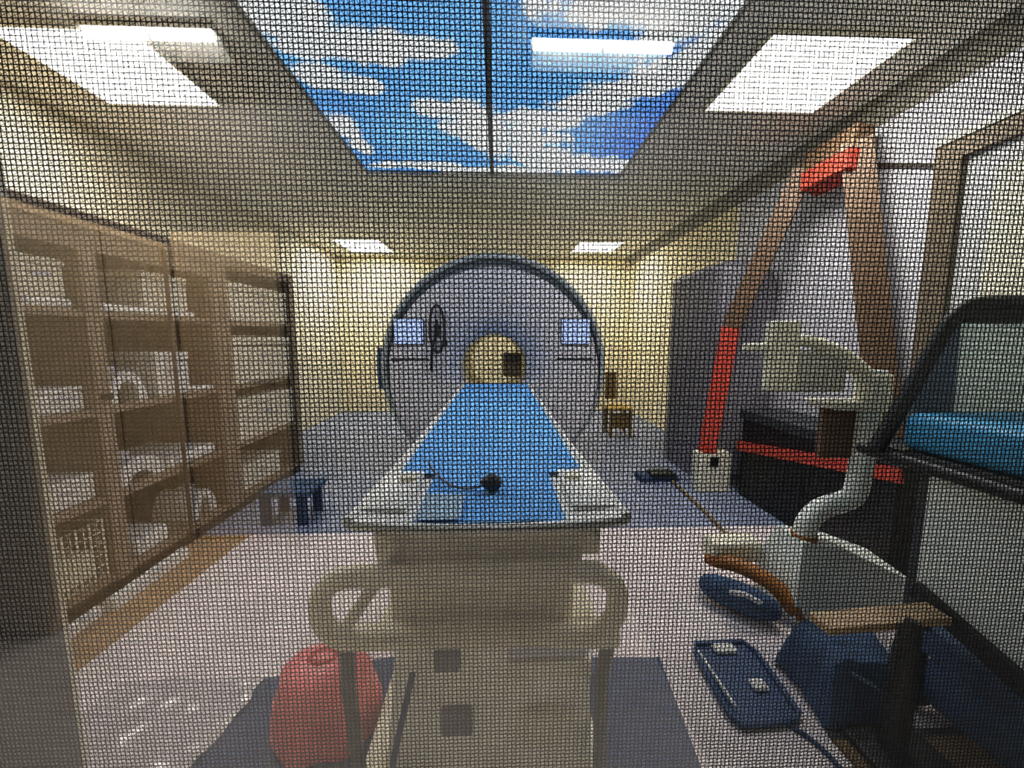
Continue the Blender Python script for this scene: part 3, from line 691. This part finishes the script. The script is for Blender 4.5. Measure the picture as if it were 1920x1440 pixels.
# ================================================================== shielded window: glass pane and two layers of wire mesh
win = empty_struct('window_1', (0.34, 0.1, 1.2), 'shielded observation window of glass and woven wire mesh')
WX0, WX1, WZ0, WZ1 = -0.471, 1.15, 0.52, 1.95
MB().add([(WX0,0.085,WZ0),(WX1,0.085,WZ0),(WX1,0.085,WZ1),(WX0,0.085,WZ1)], [(0,1,2,3)]).build('pane', glass_mat(), win)
def wire_sheet(name, hx, hz, pitch, wire):
    """flat sheet of crossed wires about the origin in the xz plane"""
    m = MB(); h = wire/2
    for d, H, L in ((0, hx, hz), (1, hz, hx)):
        n = int(H/pitch); yy = (0.25 if d else -0.25)*wire
        for i in range(-n, n+1):
            p = i*pitch; vs = []
            for t in (-L, L):
                for da, dy in ((h, 0), (0, -h), (-h, 0), (0, h)):
                    vs.append((p+da, yy+dy, t) if d == 0 else (t, yy+dy, p+da))
            m.add(vs, [(0,1,5,4),(1,2,6,5),(2,3,7,6),(3,0,4,7)])
    me = bpy.data.meshes.new(name); me.from_pydata(m.v, [], m.f); me.update(); me.materials.append(M_wire)
    return me
def wire_mesh(me, x, y, z, ang):
    o = bpy.data.objects.new('wire_mesh', me); col.objects.link(o); o.parent = win
    o.location = Vector((x, y, z)) - win.location; o.rotation_euler = (0, R(ang), 0)
    o['kind'] = 'stuff'
front_sheet = wire_sheet('wire_mesh', (WX1-WX0)/4, (WZ1-WZ0)/2, PITCH_A, WIRE_A)
for k in (0.25, 0.75): wire_mesh(front_sheet, WX0+(WX1-WX0)*k, 0.100, (WZ0+WZ1)/2, 0)
rear_sheet = wire_sheet('wire_mesh', 0.56, 0.98, PITCH_B, WIRE_B)    # edges clamped inside the wall
xc, zc, a = (WX0+WX1)/2, (WZ0+WZ1)/2, R(-24)
for k in (-1, 1): wire_mesh(rear_sheet, xc+k*0.56*math.cos(a), 0.113, zc-k*0.56*math.sin(a), -24.0)

# ================================================================== control room behind the camera (seen as reflections)
KY = -2.23
kd = empty_struct('reflection_panel', (-1.58, KY, 0), 'added brown panel behind the camera, mirrored at the left of the window')  # unseen panel added so the brown reflection reaches further right
MB().box(-1.88, -1.30, KY, KY+0.04, 0, 1.87).build('leaf', M_reflection_wood, kd)  # body of the added reflection panel
MB().tube([(-1.36, KY+0.04, 1.0), (-1.36, KY+0.08, 1.0), (-1.46, KY+0.08, 1.0)], 0.01, 8).build('handle', M_metal, kd, True)  # part of the added reflection panel
struct(MB().box(-2.6, 0.62, KY, 0.075, -0.1, 0).build('floor', M_ctrlfloor), 'wooden floor of the control room')
struct(MB().box(0.62, 2.6, KY, 0.075, -0.1, 0).build('floor', M_ctrlwall), 'control room floor darkened at the right to dim its reflection')  # right part coloured dark to keep the lower right reflection dim
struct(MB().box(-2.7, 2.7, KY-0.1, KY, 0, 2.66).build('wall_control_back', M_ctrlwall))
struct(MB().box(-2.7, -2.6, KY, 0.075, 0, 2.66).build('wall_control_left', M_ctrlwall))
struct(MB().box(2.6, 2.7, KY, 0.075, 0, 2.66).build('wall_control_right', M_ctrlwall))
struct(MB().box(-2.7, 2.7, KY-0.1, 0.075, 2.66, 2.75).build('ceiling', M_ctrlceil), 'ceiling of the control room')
wd = thing('reflection_block', 'added brown block reflected in the left part of the window', 'reflection_block', (-2.2, -1.8, 0))  # unseen wooden block added to lay a brown veil on the glass
MB().box(-2.58, -1.91, KY+0.01, -1.41, 0.0, 1.80).build('carcass', M_reflection_wood, wd)  # body of the added reflection block
for k in range(2):
    y0 = KY+0.05+k*0.385
    MB().rbox(-1.912, -1.89, y0, y0+0.378, 0.05, 1.77, 0.004).build('door', M_reflection_wood, wd)  # front board of the added reflection block
def tube_lamp(x0, x1, label):
    t = thing('tube_lamp', label, 'lamp', ((x0+x1)/2, -1.85, 2.64), 'tube lamps of the control room')
    MB().box(x0-0.01, x1+0.01, -1.95, -1.77, 2.635, 2.66).build('housing', M_metal, t)
    xm = x0 + (x1-x0)*0.5
    for a, b in ((x0, xm-0.012), (xm+0.012, x1)):
        MB().tube([(a, -1.80, 2.615), (b, -1.80, 2.615)], 0.013, 10).build('tube', E_tube, t, True)
    MB().add([(x0,-1.835,2.634),(x1,-1.835,2.634),(x1,-1.94,2.60),(x0,-1.94,2.60),(x0,-1.94,2.634),(x1,-1.94,2.634)],[(0,1,2,3),(3,2,5,4)]).build('reflector', mat('lamp_reflector', (0.10, 0.10, 0.095), 0.4), t)
tube_lamp(0.17, 0.83, 'long lit tube lamp reflected before the sky picture')
tube_lamp(-1.86, -1.29, 'long lit tube lamp reflected over the left light panel')
